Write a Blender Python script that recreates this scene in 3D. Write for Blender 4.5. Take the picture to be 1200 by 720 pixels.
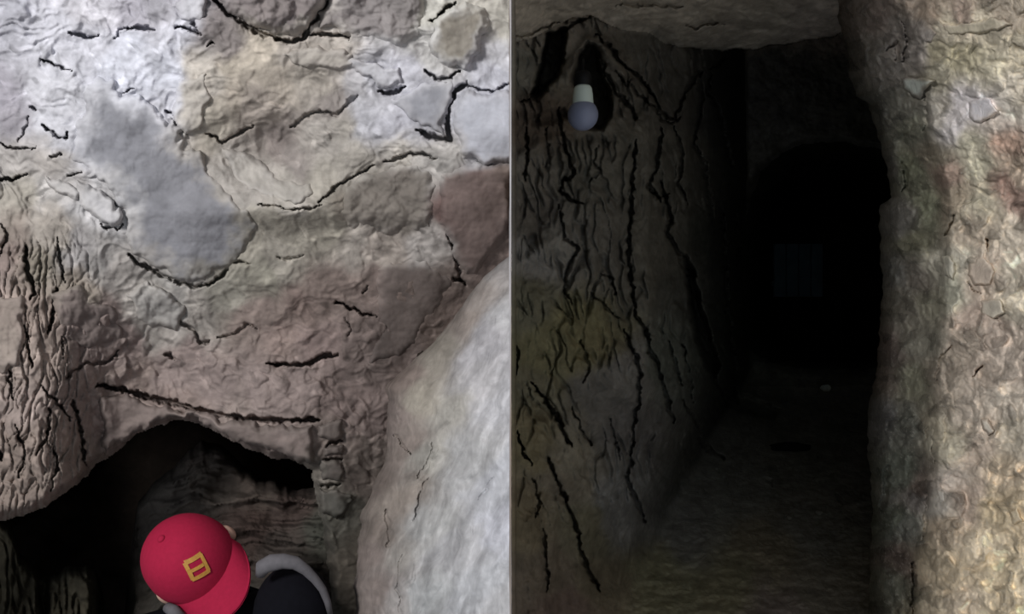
import bpy, bmesh, math, random
import numpy as np
from mathutils import Vector, Matrix

scene = bpy.context.scene
COL = scene.collection
for o in list(bpy.data.objects):
    bpy.data.objects.remove(o)

# ------------------------------------------------------------------ camera
F = 800.0                      # focal length in pixels of the 1200x720 frame
CAM_Z = 1.5
cam_d = bpy.data.cameras.new('camera')
cam_d.sensor_width = 36.0
cam_d.lens = F / 1200.0 * 36.0
cam_d.clip_start = 0.02
cam = bpy.data.objects.new('camera', cam_d)
cam.location = (0, 0, CAM_Z)
cam.rotation_euler = (math.pi / 2, 0, 0)
COL.objects.link(cam)
scene.camera = cam

# ------------------------------------------------------------------ world: dim daylight that reaches in from the mouth of the cave
world = bpy.data.worlds.new('world')
scene.world = world
world.use_nodes = True
bg = world.node_tree.nodes['Background']
bg.inputs['Color'].default_value = (0.86, 0.93, 1.0, 1)
bg.inputs['Strength'].default_value = 0.42

# ------------------------------------------------------------------ daylight falling through the entrance, behind the camera on the left
ld = bpy.data.lights.new('entrance_daylight', 'AREA')
ld.shape = 'DISK'
ld.size = 0.42
ld.energy = 49.0
ld.color = (1.0, 0.975, 0.95)
lo = bpy.data.objects.new('entrance_daylight', ld)
lo.location = (-1.15, -0.60, 2.18)
lo.rotation_euler = (Vector((-0.05, 1.5, 1.35)) - Vector(lo.location)).to_track_quat('-Z', 'Y').to_euler()
COL.objects.link(lo)

scene.view_settings.view_transform = 'Standard'
scene.view_settings.look = 'None'
scene.view_settings.exposure = 0.0
scene.view_settings.gamma = 1.0
scene.view_settings.use_curve_mapping = False

# ================================================================== helpers
rng = np.random.default_rng(7)
_perm = np.concatenate([rng.permutation(512)] * 3)
_ang = rng.random(512) * 2 * np.pi
_gx, _gy = np.cos(_ang).astype(np.float32), np.sin(_ang).astype(np.float32)


def perlin(x, y, seed=0):
    x = np.asarray(x, dtype=np.float64) + seed * 37.31
    y = np.asarray(y, dtype=np.float64) + seed * 17.77
    xi, yi = np.floor(x).astype(np.int64), np.floor(y).astype(np.int64)
    fx, fy = (x - xi), (y - yi)
    u, v = fx * fx * fx * (fx * (fx * 6 - 15) + 10), fy * fy * fy * (fy * (fy * 6 - 15) + 10)

    def g(ix, iy, dx, dy):
        h = _perm[_perm[(ix + seed * 13) & 511] + (iy & 511)] & 511
        return _gx[h] * dx + _gy[h] * dy
    a, b = g(xi, yi, fx, fy), g(xi + 1, yi, fx - 1, fy)
    c, d = g(xi, yi + 1, fx, fy - 1), g(xi + 1, yi + 1, fx - 1, fy - 1)
    return (a + (b - a) * u) * (1 - v) + (c + (d - c) * u) * v


def fbm(x, y, s, octv=4, seed=0, gain=0.5):
    t, amp, out = 1.0 / s, 1.0, 0
    for k in range(octv):
        out = out + amp * perlin(x * t, y * t, seed + k * 3)
        amp *= gain
        t *= 2.03
    return out


def ridged(x, y, s, octv=4, seed=0, gain=0.5):
    t, amp, out = 1.0 / s, 1.0, 0
    for k in range(octv):
        out = out + amp * (1 - np.abs(perlin(x * t, y * t, seed + k * 3)) * 2)
        amp *= gain
        t *= 2.07
    return out


def sstep(a, b, x):
    t = np.clip((x - a) / (b - a), 0, 1)
    return t * t * (3 - 2 * t)


def terrace(h, n, sharp=0.25):
    t = h * n
    f = np.floor(t)
    return (f + sstep(0.5 - sharp, 0.5 + sharp, t - f)) / n


def worley(x, y, s, seed=0):
    """distance to nearest and second nearest jittered cell point, and the nearest cell's random value"""
    x, y = np.asarray(x, float) / s, np.asarray(y, float) / s
    xi, yi = np.floor(x).astype(np.int64), np.floor(y).astype(np.int64)
    d1 = np.full(x.shape, 9.0)
    d2 = np.full(x.shape, 9.0)
    val = np.zeros(x.shape)
    for ox in (-1, 0, 1):
        for oy in (-1, 0, 1):
            cx, cy = xi + ox, yi + oy
            h = _perm[_perm[(cx + seed * 7) & 511] + (cy & 511)] & 511
            h2 = _perm[h + 101] & 511
            jx, jy = h / 512.0, h2 / 512.0
            d = np.hypot(cx + jx - x, cy + jy - y)
            n = d < d1
            d2 = np.where(n, d1, np.minimum(d2, d))
            val = np.where(n, (_perm[h + 201] & 511) / 512.0, val)
            d1 = np.where(n, d, d1)
    return d1, d2, val


def seg_dist(px, py, pts):
    best = np.full(px.shape, 1e9)
    for (x0, y0), (x1, y1) in zip(pts[:-1], pts[1:]):
        dx, dy = x1 - x0, y1 - y0
        t = np.clip(((px - x0) * dx + (py - y0) * dy) / (dx * dx + dy * dy + 1e-9), 0, 1)
        best = np.minimum(best, np.hypot(px - x0 - t * dx, py - y0 - t * dy))
    return best


def poly_sd(px, py, poly):
    """signed distance to a polygon, positive inside"""
    d = seg_dist(px, py, list(poly) + [poly[0]])
    ins = np.zeros(px.shape, bool)
    n = len(poly)
    for i in range(n):
        x0, y0 = poly[i]
        x1, y1 = poly[(i + 1) % n]
        if y0 == y1:
            continue
        c = ((y0 > py) != (y1 > py)) & (px < (x1 - x0) * (py - y0) / (y1 - y0) + x0)
        ins ^= c
    return np.where(ins, d, -d)


def tps(points):
    """thin-plate surface through (px, py, value)"""
    p = np.array(points, float)
    xy, v = p[:, :2] / 300.0, p[:, 2]
    n = len(p)

    def phi(r2):
        return 0.5 * r2 * np.log(r2 + 1e-12)
    K = phi(((xy[:, None] - xy[None]) ** 2).sum(-1)) + np.eye(n) * 1e-3
    Pm = np.hstack([np.ones((n, 1)), xy])
    A = np.zeros((n + 3, n + 3))
    A[:n, :n], A[:n, n:], A[n:, :n] = K, Pm, Pm.T
    w = np.linalg.solve(A, np.concatenate([v, np.zeros(3)]))

    def f(px, py):
        x, y = np.asarray(px, float) / 300.0, np.asarray(py, float) / 300.0
        out = w[n] + w[n + 1] * x + w[n + 2] * y
        for i in range(n):
            out = out + w[i] * phi((x - xy[i, 0]) ** 2 + (y - xy[i, 1]) ** 2)
        return out
    return f


def lin(c):
    c = np.asarray(c, float) / 255.0
    return np.where(c <= 0.04045, c / 12.92, ((c + 0.055) / 1.055) ** 2.4)


def muted(c, k):
    """linear colour pulled towards grey by 1 - k"""
    c = lin(c)
    g = float(c @ np.array([.2126, .7152, .0722]))
    return g + (c - g) * k


def paint(px, py, pts, warp=14, seed=0, power=5.0, soft=12.0, sat=0.72):
    """rock colour patches: inverse-distance blend of colour samples on warped coordinates"""
    wx = px + warp * fbm(px, py, 60, 4, seed + 5) * 1.6
    wy = py + warp * fbm(px, py, 60, 4, seed + 25) * 1.6
    num = np.zeros(px.shape + (3,))
    den = np.zeros(px.shape)
    for x, y, c in pts:
        w = 1.0 / (((wx - x) ** 2 + (wy - y) ** 2) + soft * soft) ** (power / 2)
        num += w[..., None] * muted(c, sat)
        den += w
    return num / den[..., None]


def P(px, py, d):
    return np.stack([(px - 600.0) / F * d, d + 0 * px, CAM_Z - (py - 360.0) / F * d], -1)


def V(px, py, d):
    return Vector(((px - 600.0) / F * d, d, CAM_Z - (py - 360.0) / F * d))


def mesh_object(name, verts, faces, mat, parent=None, tint=None, smooth=True):
    me = bpy.data.meshes.new(name)
    if isinstance(faces, np.ndarray):
        nf, k = faces.shape
        me.vertices.add(len(verts))
        me.vertices.foreach_set('co', np.asarray(verts, np.float32).ravel())
        me.loops.add(nf * k)
        me.loops.foreach_set('vertex_index', faces.astype(np.int32).ravel())
        me.polygons.add(nf)
        me.polygons.foreach_set('loop_start', np.arange(0, nf * k, k, dtype=np.int32))
        me.update(calc_edges=True)
    else:
        me.from_pydata([tuple(v) for v in verts], [], [tuple(f) for f in faces])
        me.update()
    if smooth:
        me.polygons.foreach_set('use_smooth', np.ones(len(me.polygons), bool))
    if tint is not None:
        a = me.attributes.new('tint', 'FLOAT_COLOR', 'POINT')
        t = np.ones((len(verts), 4), np.float32)
        t[:, :3] = np.clip(tint, 0.0, 0.95)
        a.data.foreach_set('color', t.ravel())
    if mat:
        me.materials.append(mat)
    ob = bpy.data.objects.new(name, me)
    COL.objects.link(ob)
    if parent:
        ob.parent = parent
    return ob


def grid_mesh(name, pos, mask, tint, mat, parent=None):
    """mesh from an (h, w, 3) grid of points; mask says which quads to keep"""
    h, w = pos.shape[:2]
    idx = np.arange(h * w).reshape(h, w)
    q = np.stack([idx[:-1, :-1], idx[1:, :-1], idx[1:, 1:], idx[:-1, 1:]], -1)
    q = q[mask] if mask is not None else q.reshape(-1, 4)
    used = np.unique(q)
    remap = np.full(h * w, -1, np.int64)
    remap[used] = np.arange(len(used))
    return mesh_object(name, pos.reshape(-1, 3)[used], remap[q], mat, parent,
                       tint.reshape(-1, 3)[used])


def cells(m):
    """vertex mask -> quad mask"""
    return m[:-1, :-1] & m[1:, :-1] & m[1:, 1:] & m[:-1, 1:]


def axis(lo, a, b, hi, fine, coarse):
    return np.concatenate([np.arange(lo, a, coarse), np.arange(a, b, fine), np.arange(b, hi + coarse, coarse)])


def groove(px, py, D, pts, width, depth, seed=0, jit=2.2):
    """cut a crack along a polyline into the depth field D (in place)"""
    p = np.array(pts, float)
    m = width + 10
    sel = (px > p[:, 0].min() - m) & (px < p[:, 0].max() + m) & (py > p[:, 1].min() - m) & (py < p[:, 1].max() + m)
    if not sel.any():
        return
    x, y = px[sel], py[sel]
    wx = x + jit * fbm(x, y, 11, 3, seed + 40) * 1.8
    wy = y + jit * fbm(x, y, 11, 3, seed + 60) * 1.8
    d = seg_dist(wx, wy, pts)
    w = width * (0.5 + 0.22 * fbm(x, y, 18, 2, seed + 80))
    # taper towards both ends
    e = np.minimum(np.hypot(x - p[0, 0], y - p[0, 1]), np.hypot(x - p[-1, 0], y - p[-1, 1]))
    w = w * (0.45 + 0.55 * sstep(0, 14, e))
    D[sel] += depth * (1 - sstep(0.35 * w, 1.15 * w, d))


def hollow(px, py, D, poly, depth, soft=5, seed=0):
    p = np.array(poly, float)
    sel = (px > p[:, 0].min() - 20) & (px < p[:, 0].max() + 20) & (py > p[:, 1].min() - 20) & (py < p[:, 1].max() + 20)
    x, y = px[sel], py[sel]
    wx = x + 3 * fbm(x, y, 14, 3, seed + 41)
    wy = y + 3 * fbm(x, y, 14, 3, seed + 61)
    D[sel] += depth * sstep(-soft, soft, poly_sd(wx, wy, poly))


# ------------------------------------------------------------------ materials
def new_mat(name):
    m = bpy.data.materials.new(name)
    m.use_nodes = True
    nt = m.node_tree
    return m, nt, nt.nodes['Principled BSDF']


def rock_material(name, scale=26.0, contrast=0.35, bump=0.5, rough=0.95, speck=0.0, pale=(0.6, 0.58, 0.53)):
    m, nt, b = new_mat(name)
    N, L = nt.nodes, nt.links
    at = N.new('ShaderNodeAttribute'); at.attribute_name = 'tint'
    tc = N.new('ShaderNodeTexCoord')
    n1 = N.new('ShaderNodeTexNoise'); n1.inputs['Scale'].default_value = scale
    n1.inputs['Detail'].default_value = 8; n1.inputs['Roughness'].default_value = 0.65
    n1.inputs['Distortion'].default_value = 0.8
    n2 = N.new('ShaderNodeTexNoise'); n2.inputs['Scale'].default_value = scale * 5
    n2.inputs['Detail'].default_value = 6
    L.new(tc.outputs['Object'], n1.inputs['Vector']); L.new(tc.outputs['Object'], n2.inputs['Vector'])
    mr = N.new('ShaderNodeMapRange')
    mr.inputs['From Min'].default_value = 0.25; mr.inputs['From Max'].default_value = 0.75
    mr.inputs['To Min'].default_value = 1 - contrast; mr.inputs['To Max'].default_value = 1 + contrast
    L.new(n1.outputs['Fac'], mr.inputs['Value'])
    mx = N.new('ShaderNodeVectorMath'); mx.operation = 'SCALE'
    L.new(at.outputs['Vector'], mx.inputs[0]); L.new(mr.outputs['Result'], mx.inputs['Scale'])
    last = mx.outputs['Vector']
    if speck > 0:
        mr2 = N.new('ShaderNodeMapRange')
        mr2.inputs['From Min'].default_value = 0.56; mr2.inputs['From Max'].default_value = 0.70
        mr2.inputs['To Min'].default_value = 0.0; mr2.inputs['To Max'].default_value = speck
        L.new(n2.outputs['Fac'], mr2.inputs['Value'])
        mix = N.new('ShaderNodeMix'); mix.data_type = 'RGBA'
        L.new(mr2.outputs['Result'], mix.inputs['Factor'])
        L.new(last, mix.inputs['A']); mix.inputs['B'].default_value = (*pale, 1)
        last = mix.outputs['Result']
    L.new(last, b.inputs['Base Color'])
    b.inputs['Roughness'].default_value = rough
    b.inputs['Specular IOR Level'].default_value = 0.15
    bm1 = N.new('ShaderNodeBump'); bm1.inputs['Strength'].default_value = bump
    bm1.inputs['Distance'].default_value = 0.012
    L.new(n1.outputs['Fac'], bm1.inputs['Height'])
    bm2 = N.new('ShaderNodeBump'); bm2.inputs['Strength'].default_value = bump * 0.7
    bm2.inputs['Distance'].default_value = 0.003
    L.new(n2.outputs['Fac'], bm2.inputs['Height']); L.new(bm1.outputs['Normal'], bm2.inputs['Normal'])
    L.new(bm2.outputs['Normal'], b.inputs['Normal'])
    return m


def plain_material(name, rgb, rough=0.7, noise=0.12, scale=60.0, bump=0.0, spec=0.3):
    m, nt, b = new_mat(name)
    N, L = nt.nodes, nt.links
    tc = N.new('ShaderNodeTexCoord')
    n = N.new('ShaderNodeTexNoise'); n.inputs['Scale'].default_value = scale; n.inputs['Detail'].default_value = 5
    L.new(tc.outputs['Object'], n.inputs['Vector'])
    r = N.new('ShaderNodeValToRGB')
    c = np.array(lin(rgb))
    r.color_ramp.elements[0].position = 0.3; r.color_ramp.elements[1].position = 0.7
    r.color_ramp.elements[0].color = (*np.clip(c * (1 - noise), 0, 1), 1)
    r.color_ramp.elements[1].color = (*np.clip(c * (1 + noise), 0, 1), 1)
    L.new(n.outputs['Fac'], r.inputs['Fac']); L.new(r.outputs['Color'], b.inputs['Base Color'])
    b.inputs['Roughness'].default_value = rough
    b.inputs['Specular IOR Level'].default_value = spec
    if bump:
        bp = N.new('ShaderNodeBump'); bp.inputs['Strength'].default_value = bump; bp.inputs['Distance'].default_value = 0.002
        L.new(n.outputs['Fac'], bp.inputs['Height']); L.new(bp.outputs['Normal'], b.inputs['Normal'])
    return m


M_ROCK = rock_material('weathered_rock', 20, 0.30, 0.30)
M_STONE = rock_material('smooth_stone', 18, 0.14, 0.2)
M_CLAY = rock_material('cracked_clay', 24, 0.35, 0.45)
M_EARTH = rock_material('earth_floor', 30, 0.25, 0.6)
M_STRAW = rock_material('flaky_clay', 26, 0.30, 0.4, speck=0.30, pale=(0.66, 0.62, 0.54))


def structure(o, label, cat):
    o['kind'] = 'structure'
    o['label'] = label
    o['category'] = cat
    return o


def stone(parent, poly, base, proud, colour, seed=0, mat=None, rim=9.0, rough=0.006, step=1.5, name='stone',
          warp=3.0, vary=0.16, lean=(0, 0), around=None, gain=1.0, creep=15.0):
    """one stone set in a wall: a bulging block whose rim dives below the wall's surface"""
    p = np.array(poly, float)
    xs = np.arange(p[:, 0].min() - 8, p[:, 0].max() + 8, step)
    ys = np.arange(p[:, 1].min() - 8, p[:, 1].max() + 8, step)
    px, py = np.meshgrid(xs, ys)
    wx = px + warp * fbm(px, py, 22, 3, seed + 3) * 1.5
    wy = py + warp * fbm(px, py, 22, 3, seed + 13) * 1.5
    sd = poly_sd(wx, wy, poly)
    t = np.clip((sd + 2) / rim, 0, 1)
    prof = np.sqrt(np.clip(1 - (1 - t) ** 2, 0, 1))
    b = base(px, py)
    cx, cy = p.mean(0)
    D = b + 0.03 - (proud + 0.03) * prof
    D = D + rough * (ridged(px, py, 40, 4, seed + 1) - 1) * prof + rough * 0.8 * terrace(fbm(px, py, 30, 3, seed + 9), 4) * prof
    D = D + (lean[0] * (px - cx) + lean[1] * (py - cy)) * prof
    col = np.ones(px.shape + (3,)) * muted(colour, 0.72)
    if around is not None:                                     # crust of the surrounding face creeps over the rim
        k = (0.9 * sstep(0, creep, sd + 0.5 * creep * fbm(px, py, 18 + creep * .4, 4, seed + 7)))[..., None]
        col = col * k + paint(px, py, around, 13, 2) * gain * (1 - k)
    col *= (1 + vary * 1.6 * fbm(px, py, 26, 4, seed + 2))[..., None]
    return grid_mesh(name, P(px, py, D), cells((sd > -2) & ((px < 599) | (px > 900))), col, mat or M_STONE, parent)

# ================================================================== LEFT CHAMBER: rock face over the low opening
left_base = tps([(-220, -220, 1.24), (100, -220, 1.22), (400, -220, 1.24), (640, -220, 1.30),
                 (-220, 0, 1.24), (0, 0, 1.29), (300, 0, 1.30), (600, 0, 1.36),
                 (-220, 150, 1.26), (0, 150, 1.35), (150, 140, 1.37), (300, 150, 1.42), (450, 150, 1.43), (600, 150, 1.42),
                 (-220, 300, 1.22), (0, 300, 1.36), (100, 320, 1.42), (220, 330, 1.50), (330, 300, 1.53), (480, 300, 1.56), (600, 290, 1.58),
                 (-220, 450, 1.22), (0, 450, 1.35), (70, 460, 1.40), (125, 455, 1.56), (180, 440, 1.62), (300, 430, 1.63), (400, 430, 1.68), (470, 420, 1.74), (600, 420, 1.85),
                 (-220, 600, 1.24), (0, 590, 1.38), (70, 560, 1.42), (110, 530, 1.58),
                 (200, 500, 1.63), (300, 520, 1.64), (370, 520, 1.68), (430, 540, 1.78), (600, 560, 1.95),
                 (380, 640, 1.80), (430, 640, 1.85), (400, 740, 1.85), (600, 760, 2.0), (-220, 800, 1.3), (300, 830, 1.9)])

OPENING = [(112, 545), (138, 530), (150, 517), (163, 507), (190, 498), (213, 491), (236, 496), (256, 510), (286, 524),
           (320, 535), (352, 543), (366, 551), (367, 566), (371, 585), (376, 610), (383, 650), (388, 690), (392, 740),
           (400, 860), (-260, 860), (-260, 650), (-100, 622), (0, 611), (30, 604), (56, 591), (80, 576), (100, 560)]

LEFT_CRACKS = [
    ([(245, -8), (262, 10), (285, 28), (303, 38), (325, 45), (345, 49), (357, 42), (363, 28), (372, 22), (380, 10), (388, -8)], 6, .05),
    ([(360, 40), (385, 40), (400, 41), (410, 44)], 6, .04), ([(80, 38), (95, 42), (115, 44), (117, 39)], 4.5, .03),
    ([(150, 32), (165, 33), (180, 34)], 7, .03), ([(135, 45), (140, 33), (150, 32)], 3, .012), ([(206, 32), (225, 35), (236, 41)], 6, .035), ([(222, 14), (226, 26), (234, 40)], 4, .02),
    ([(46, 68), (60, 75), (75, 80), (84, 84)], 4, .03), ([(243, 55), (250, 50)], 6, .03), ([(50, 146), (65, 158), (78, 164), (79, 157)], 4.5, .035),
    ([(0, 168), (20, 174), (42, 173)], 4, .03), ([(-6, 212), (15, 210), (32, 204)], 4.5, .035), ([(195, 130), (205, 133), (217, 131)], 4.5, .03),
    ([(78, 206), (97, 203)], 3.5, .025), ([(140, 109), (156, 105)], 3.5, .02), ([(118, 263), (138, 269), (143, 264)], 4, .03),
    ([(150, 300), (165, 310), (185, 320), (205, 330), (225, 336), (245, 334), (258, 326), (268, 314)], 5, .04),
    ([(262, 300), (278, 308), (292, 309)], 4, .025), ([(443, 108), (460, 109), (476, 100)], 6, .05), ([(497, 84), (510, 92), (525, 92), (538, 84)], 5, .045),
    ([(547, 99), (532, 109), (526, 125), (524, 145), (527, 164), (514, 162), (488, 155)], 7, .06),
    ([(548, 100), (565, 105), (580, 107), (602, 94)], 4, .03), ([(504, 22), (512, 24), (520, 12), (533, 2)], 6, .05),
    ([(450, 190), (470, 185), (480, 181), (495, 180), (514, 186)], 4, .03), ([(372, 238), (385, 228), (400, 215), (415, 205), (440, 195)], 3.5, .03),
    ([(303, 240), (320, 243), (350, 246), (376, 240)], 3.5, .025), ([(340, 150), (360, 135), (375, 130), (395, 135), (418, 112)], 5, .018),
    ([(240, 157), (262, 166), (280, 155), (297, 147)], 4, .025), ([(523, 268), (532, 290), (538, 322), (545, 334)], 6, .03), ([(530, 326), (545, 332)], 9, .04),
    ([(394, 355), (410, 361), (425, 367), (441, 371)], 4.5, .05), ([(312, 426), (335, 428), (360, 427), (380, 416), (396, 417)], 6, .06),
    ([(114, 452), (145, 457), (175, 466), (200, 472), (230, 480), (260, 487), (290, 490), (330, 494), (374, 491)], 7, .07),
    ([(75, 445), (100, 426), (125, 425), (141, 411)], 4, .025), ([(30, 288), (32, 315), (40, 345), (36, 352)], 5.5, .04), ([(66, 340), (63, 356), (58, 390)], 5.5, .04),
    ([(30, 382), (33, 410), (38, 432)], 4, .03), ([(68, 280), (70, 300), (76, 332)], 4, .025), ([(10, 430), (13, 455), (16, 470)], 3.5, .025),
    ([(58, 478), (56, 510), (44, 532)], 4, .03), ([(84, 468), (94, 500), (100, 545)], 5, .05), ([(48, 452), (70, 475), (82, 492)], 4, .03),
    ([(72, 395), (74, 420)], 4, .02), ([(18, 500), (30, 530), (22, 560)], 3.5, .025), ([(-30, 470), (-8, 500), (2, 540)], 4, .03), ([(60, 520), (68, 545), (60, 575)], 3.5, .03),
    ([(383, 521), (399, 518)], 6, .04), ([(378, 541), (400, 537)], 6, .04), ([(376, 551), (392, 551)], 5, .03), ([(378, 571), (398, 569)], 6, .04),
    ([(205, 375), (225, 385), (236, 402), (245, 400)], 6, .025), ([(255, 395), (275, 392), (290, 380), (300, 384)], 5, .02), ([(195, 415), (206, 420)], 8, .03),
    ([(325, 302), (340, 304), (355, 300)], 5, .015), ([(405, 372), (410, 385), (408, 395)], 4, .015), ([(425, 345), (432, 335)], 5, .02), ([(0, 300), (8, 280), (2, 262)], 4, .02),
    ([(130, 480), (140, 474)], 5, .02), ([(60, 185), (72, 180)], 4, .02), ([(35, 125), (42, 128)], 5, .02), ([(22, 165), (30, 150), (34, 138)], 4, .015)]


def left_smooth(px, py):
    D = left_base(np.maximum(px, -220), py) - np.clip(-220 - px, 0, 900) * 0.0009   # side wall comes round towards the viewer
    # bowl of bare brown clay in the middle of the face
    D = D + 0.05 * np.exp(-(((px - 315) / 55) ** 2 + ((py - 175) / 38) ** 2))
    D = D - 0.05 * np.exp(-(((px - 330) / 120) ** 2 + ((py - 245) / 22) ** 2))
    D = D + 0.022 * fbm(px, py, 150, 3, 4)
    return D


xs = axis(-640, -12, 604, 604, 1.3, 14)
ys = axis(-420, -12, 732, 860, 1.3, 14)
px, py = np.meshgrid(xs, ys)
D = left_smooth(px, py)
wx, wy = px + 16 * fbm(px, py, 45, 3, 31), py + 16 * fbm(px, py, 45, 3, 51)
jamb = sstep(130, 85, px) * sstep(250, 330, py)            # the vertically fissured left jamb
lower = sstep(330, 400, py)
rough = 0.55 + 0.5 * sstep(0.0, 0.5, fbm(px, py, 90, 3, 77) + 0.2)
SLAB_AREA = [(96, 88), (146, 105), (190, 129), (225, 171), (275, 227), (299, 262), (297, 285), (258, 321), (226, 331), (160, 301), (147, 250), (100, 201), (82, 186), (85, 150)]
rough = rough * (1 - 0.9 * sstep(-4, 14, poly_sd(px, py, SLAB_AREA)))
D += rough * 0.024 * terrace(fbm(wx, wy * 1.25, 95, 3, 11), 5, 0.22)
D -= rough * 0.009 * (ridged(wx, wy, 48, 3, 21) - 1)
D += 0.0022 * fbm(px, py, 12, 3, 91)
jx, jy = px + 6 * fbm(px, py, 30, 3, 32), py + 6 * fbm(px, py, 30, 3, 52)
r = np.abs(perlin(jx / 17, jy / 75, 17))
D += jamb * 0.012 * (1 - sstep(0.0, 0.10, r))
r2 = np.abs(perlin((jx + 0.25 * jy) / 11, jy / 45, 19))
D += jamb * 0.007 * (1 - sstep(0.0, 0.09, r2))
w1, w2, wv = worley(wx, wy * 1.2, 20, 3)
D += lower * (1 - jamb) * 0.010 * (wv - 0.5) * sstep(0.02, 0.2, w2 - w1)
q1, q2, qv = worley(px + 5 * fbm(px, py, 18, 2, 131), py + 5 * fbm(px, py, 18, 2, 133), 15, 12)
D -= lower * (1 - jamb) * sstep(500, 470, px) * 0.011 * qv * np.sqrt(np.clip(1 - (q1 / .62) ** 2, 0, 1)) * sstep(-.1, .3, fbm(px, py, 60, 2, 135))
for i, (pts, w, dep) in enumerate(LEFT_CRACKS):
    groove(px, py, D, pts, w, dep, i)
sd_open = poly_sd(px + 4 * fbm(px, py, 20, 3, 8), py + 4 * fbm(px, py, 20, 3, 18), OPENING)
D += 0.14 * sstep(-14, 3, sd_open) ** 2

LEFT_COLOURS = [
    (10, 20, (168, 168, 178)), (10, 110, (150, 146, 156)), (10, 150, (148, 144, 152)), (60, 40, (190, 190, 200)), (110, 15, (190, 188, 196)), (150, 20, (165, 162, 172)),
    (60, 100, (186, 186, 194)), (100, 60, (192, 192, 202)), (150, 75, (194, 196, 208)), (200, 80, (192, 194, 206)), (185, 20, (160, 158, 166)), (215, 40, (180, 180, 190)), (205, 110, (190, 190, 200)),
    (60, 140, (184, 184, 192)), (90, 165, (176, 176, 184)), (245, 30, (130, 122, 122)), (262, 45, (132, 124, 122)), (235, 90, (180, 172, 162)),
    (20, 190, (160, 155, 152)), (60, 190, (158, 152, 148)), (20, 235, (158, 152, 142)), (60, 225, (172, 168, 166)), (100, 240, (180, 178, 180)), (130, 240, (178, 176, 178)),
    (20, 265, (138, 126, 118)), (60, 270, (150, 142, 134)), (90, 290, (150, 146, 146)), (120, 300, (146, 142, 140)), (45, 310, (128, 120, 108)), (5, 300, (138, 122, 116)),
    (270, 80, (172, 162, 148)), (300, 60, (170, 160, 146)), (350, 60, (166, 158, 150)), (395, 70, (170, 162, 154)), (270, 120, (158, 148, 136)), (320, 90, (162, 152, 140)), (370, 95, (166, 158, 148)),
    (250, 140, (162, 154, 142)), (300, 130, (148, 138, 130)), (320, 170, (134, 124, 120)), (350, 190, (136, 128, 124)), (290, 180, (140, 132, 126)), (270, 195, (162, 156, 150)), (385, 120, (140, 132, 128)), (380, 160, (152, 146, 140)),
    (400, 150, (158, 152, 144)), (420, 90, (176, 174, 178)), (440, 90, (186, 186, 194)), (430, 140, (178, 178, 186)), (460, 150, (178, 178, 188)), (490, 130, (150, 150, 158)), (480, 90, (188, 188, 198)), (505, 60, (188, 186, 184)), (500, 10, (190, 188, 180)),
    (590, 20, (186, 182, 172)), (585, 60, (180, 180, 186)), (580, 85, (184, 185, 196)), (570, 140, (176, 178, 190)), (555, 180, (168, 166, 170)), (515, 185, (172, 168, 164)), (475, 175, (170, 164, 156)),
    (300, 220, (164, 158, 152)), (340, 225, (166, 160, 152)), (380, 205, (158, 152, 142)), (420, 190, (156, 150, 142)), (440, 230, (118, 110, 102)), (480, 215, (116, 106, 100)), (470, 260, (128, 120, 112)), (410, 245, (124, 116, 106)),
    (560, 220, (112, 90, 86)), (540, 250, (108, 86, 82)), (590, 220, (126, 108, 98)), (570, 280, (124, 108, 102)), (300, 270, (150, 144, 132)), (340, 270, (154, 148, 136)), (380, 260, (148, 142, 130)),
    (420, 290, (162, 154, 146)), (450, 300, (154, 144, 136)), (500, 285, (156, 150, 146)), (330, 310, (150, 144, 134)), (300, 330, (138, 134, 122)), (270, 345, (140, 136, 126)), (200, 350, (158, 154, 150)), (165, 360, (164, 158, 152)), (180, 380, (150, 144, 138)), (235, 370, (136, 130, 124)),
    (140, 320, (150, 144, 140)), (90, 340, (132, 122, 112)), (110, 370, (118, 104, 100)), (60, 370, (128, 114, 106)), (20, 370, (140, 124, 116)), (10, 420, (140, 126, 118)), (60, 420, (132, 118, 110)), (100, 400, (120, 106, 102)), (150, 400, (122, 108, 104)), (220, 410, (126, 112, 108)),
    (300, 370, (122, 108, 102)), (350, 350, (120, 104, 98)), (390, 340, (118, 104, 98)), (330, 395, (128, 112, 106)), (370, 400, (124, 108, 104)), (440, 330, (128, 112, 106)), (470, 340, (108, 94, 88)), (500, 330, (104, 92, 86)), (510, 360, (110, 96, 90)), (450, 390, (100, 88, 84)), (420, 420, (104, 92, 88)), (460, 430, (100, 88, 84)),
    (250, 440, (128, 114, 110)), (200, 440, (130, 116, 112)), (160, 440, (126, 112, 106)), (300, 460, (132, 118, 114)), (350, 460, (126, 112, 108)), (400, 470, (112, 98, 94)), (430, 480, (116, 102, 98)), (290, 475, (140, 126, 120)),
    (100, 460, (122, 108, 102)), (30, 480, (134, 120, 114)), (60, 510, (128, 114, 106)), (20, 550, (124, 110, 102)), (80, 545, (120, 108, 100)), (-60, 500, (130, 116, 108)), (130, 490, (132, 116, 110)), (200, 490, (134, 118, 112)), (300, 510, (124, 110, 104)),
    (390, 520, (118, 106, 100)), (385, 570, (112, 106, 98)), (400, 600, (92, 90, 82)), (400, 660, (80, 74, 66)), (420, 560, (104, 94, 88)), (-60, 100, (168, 166, 172)), (-80, 300, (140, 128, 120)), (300, -60, (124, 116, 114))]
GAIN = 1.0
col = paint(px, py, LEFT_COLOURS, 13, 2, sat=.82) * GAIN
col *= (1 + 0.22 * sstep(300, 390, py))[..., None]                # lower face brightened in colour to make up for weaker light there
col *= (1 + 0.30 * fbm(px, py, 24, 4, 61) + 0.14 * fbm(px, py, 6, 2, 71))[..., None]
f1, f2, fv = worley(wx, wy, 13, 8)                          # pale flecks and dark pits in the crust
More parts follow.
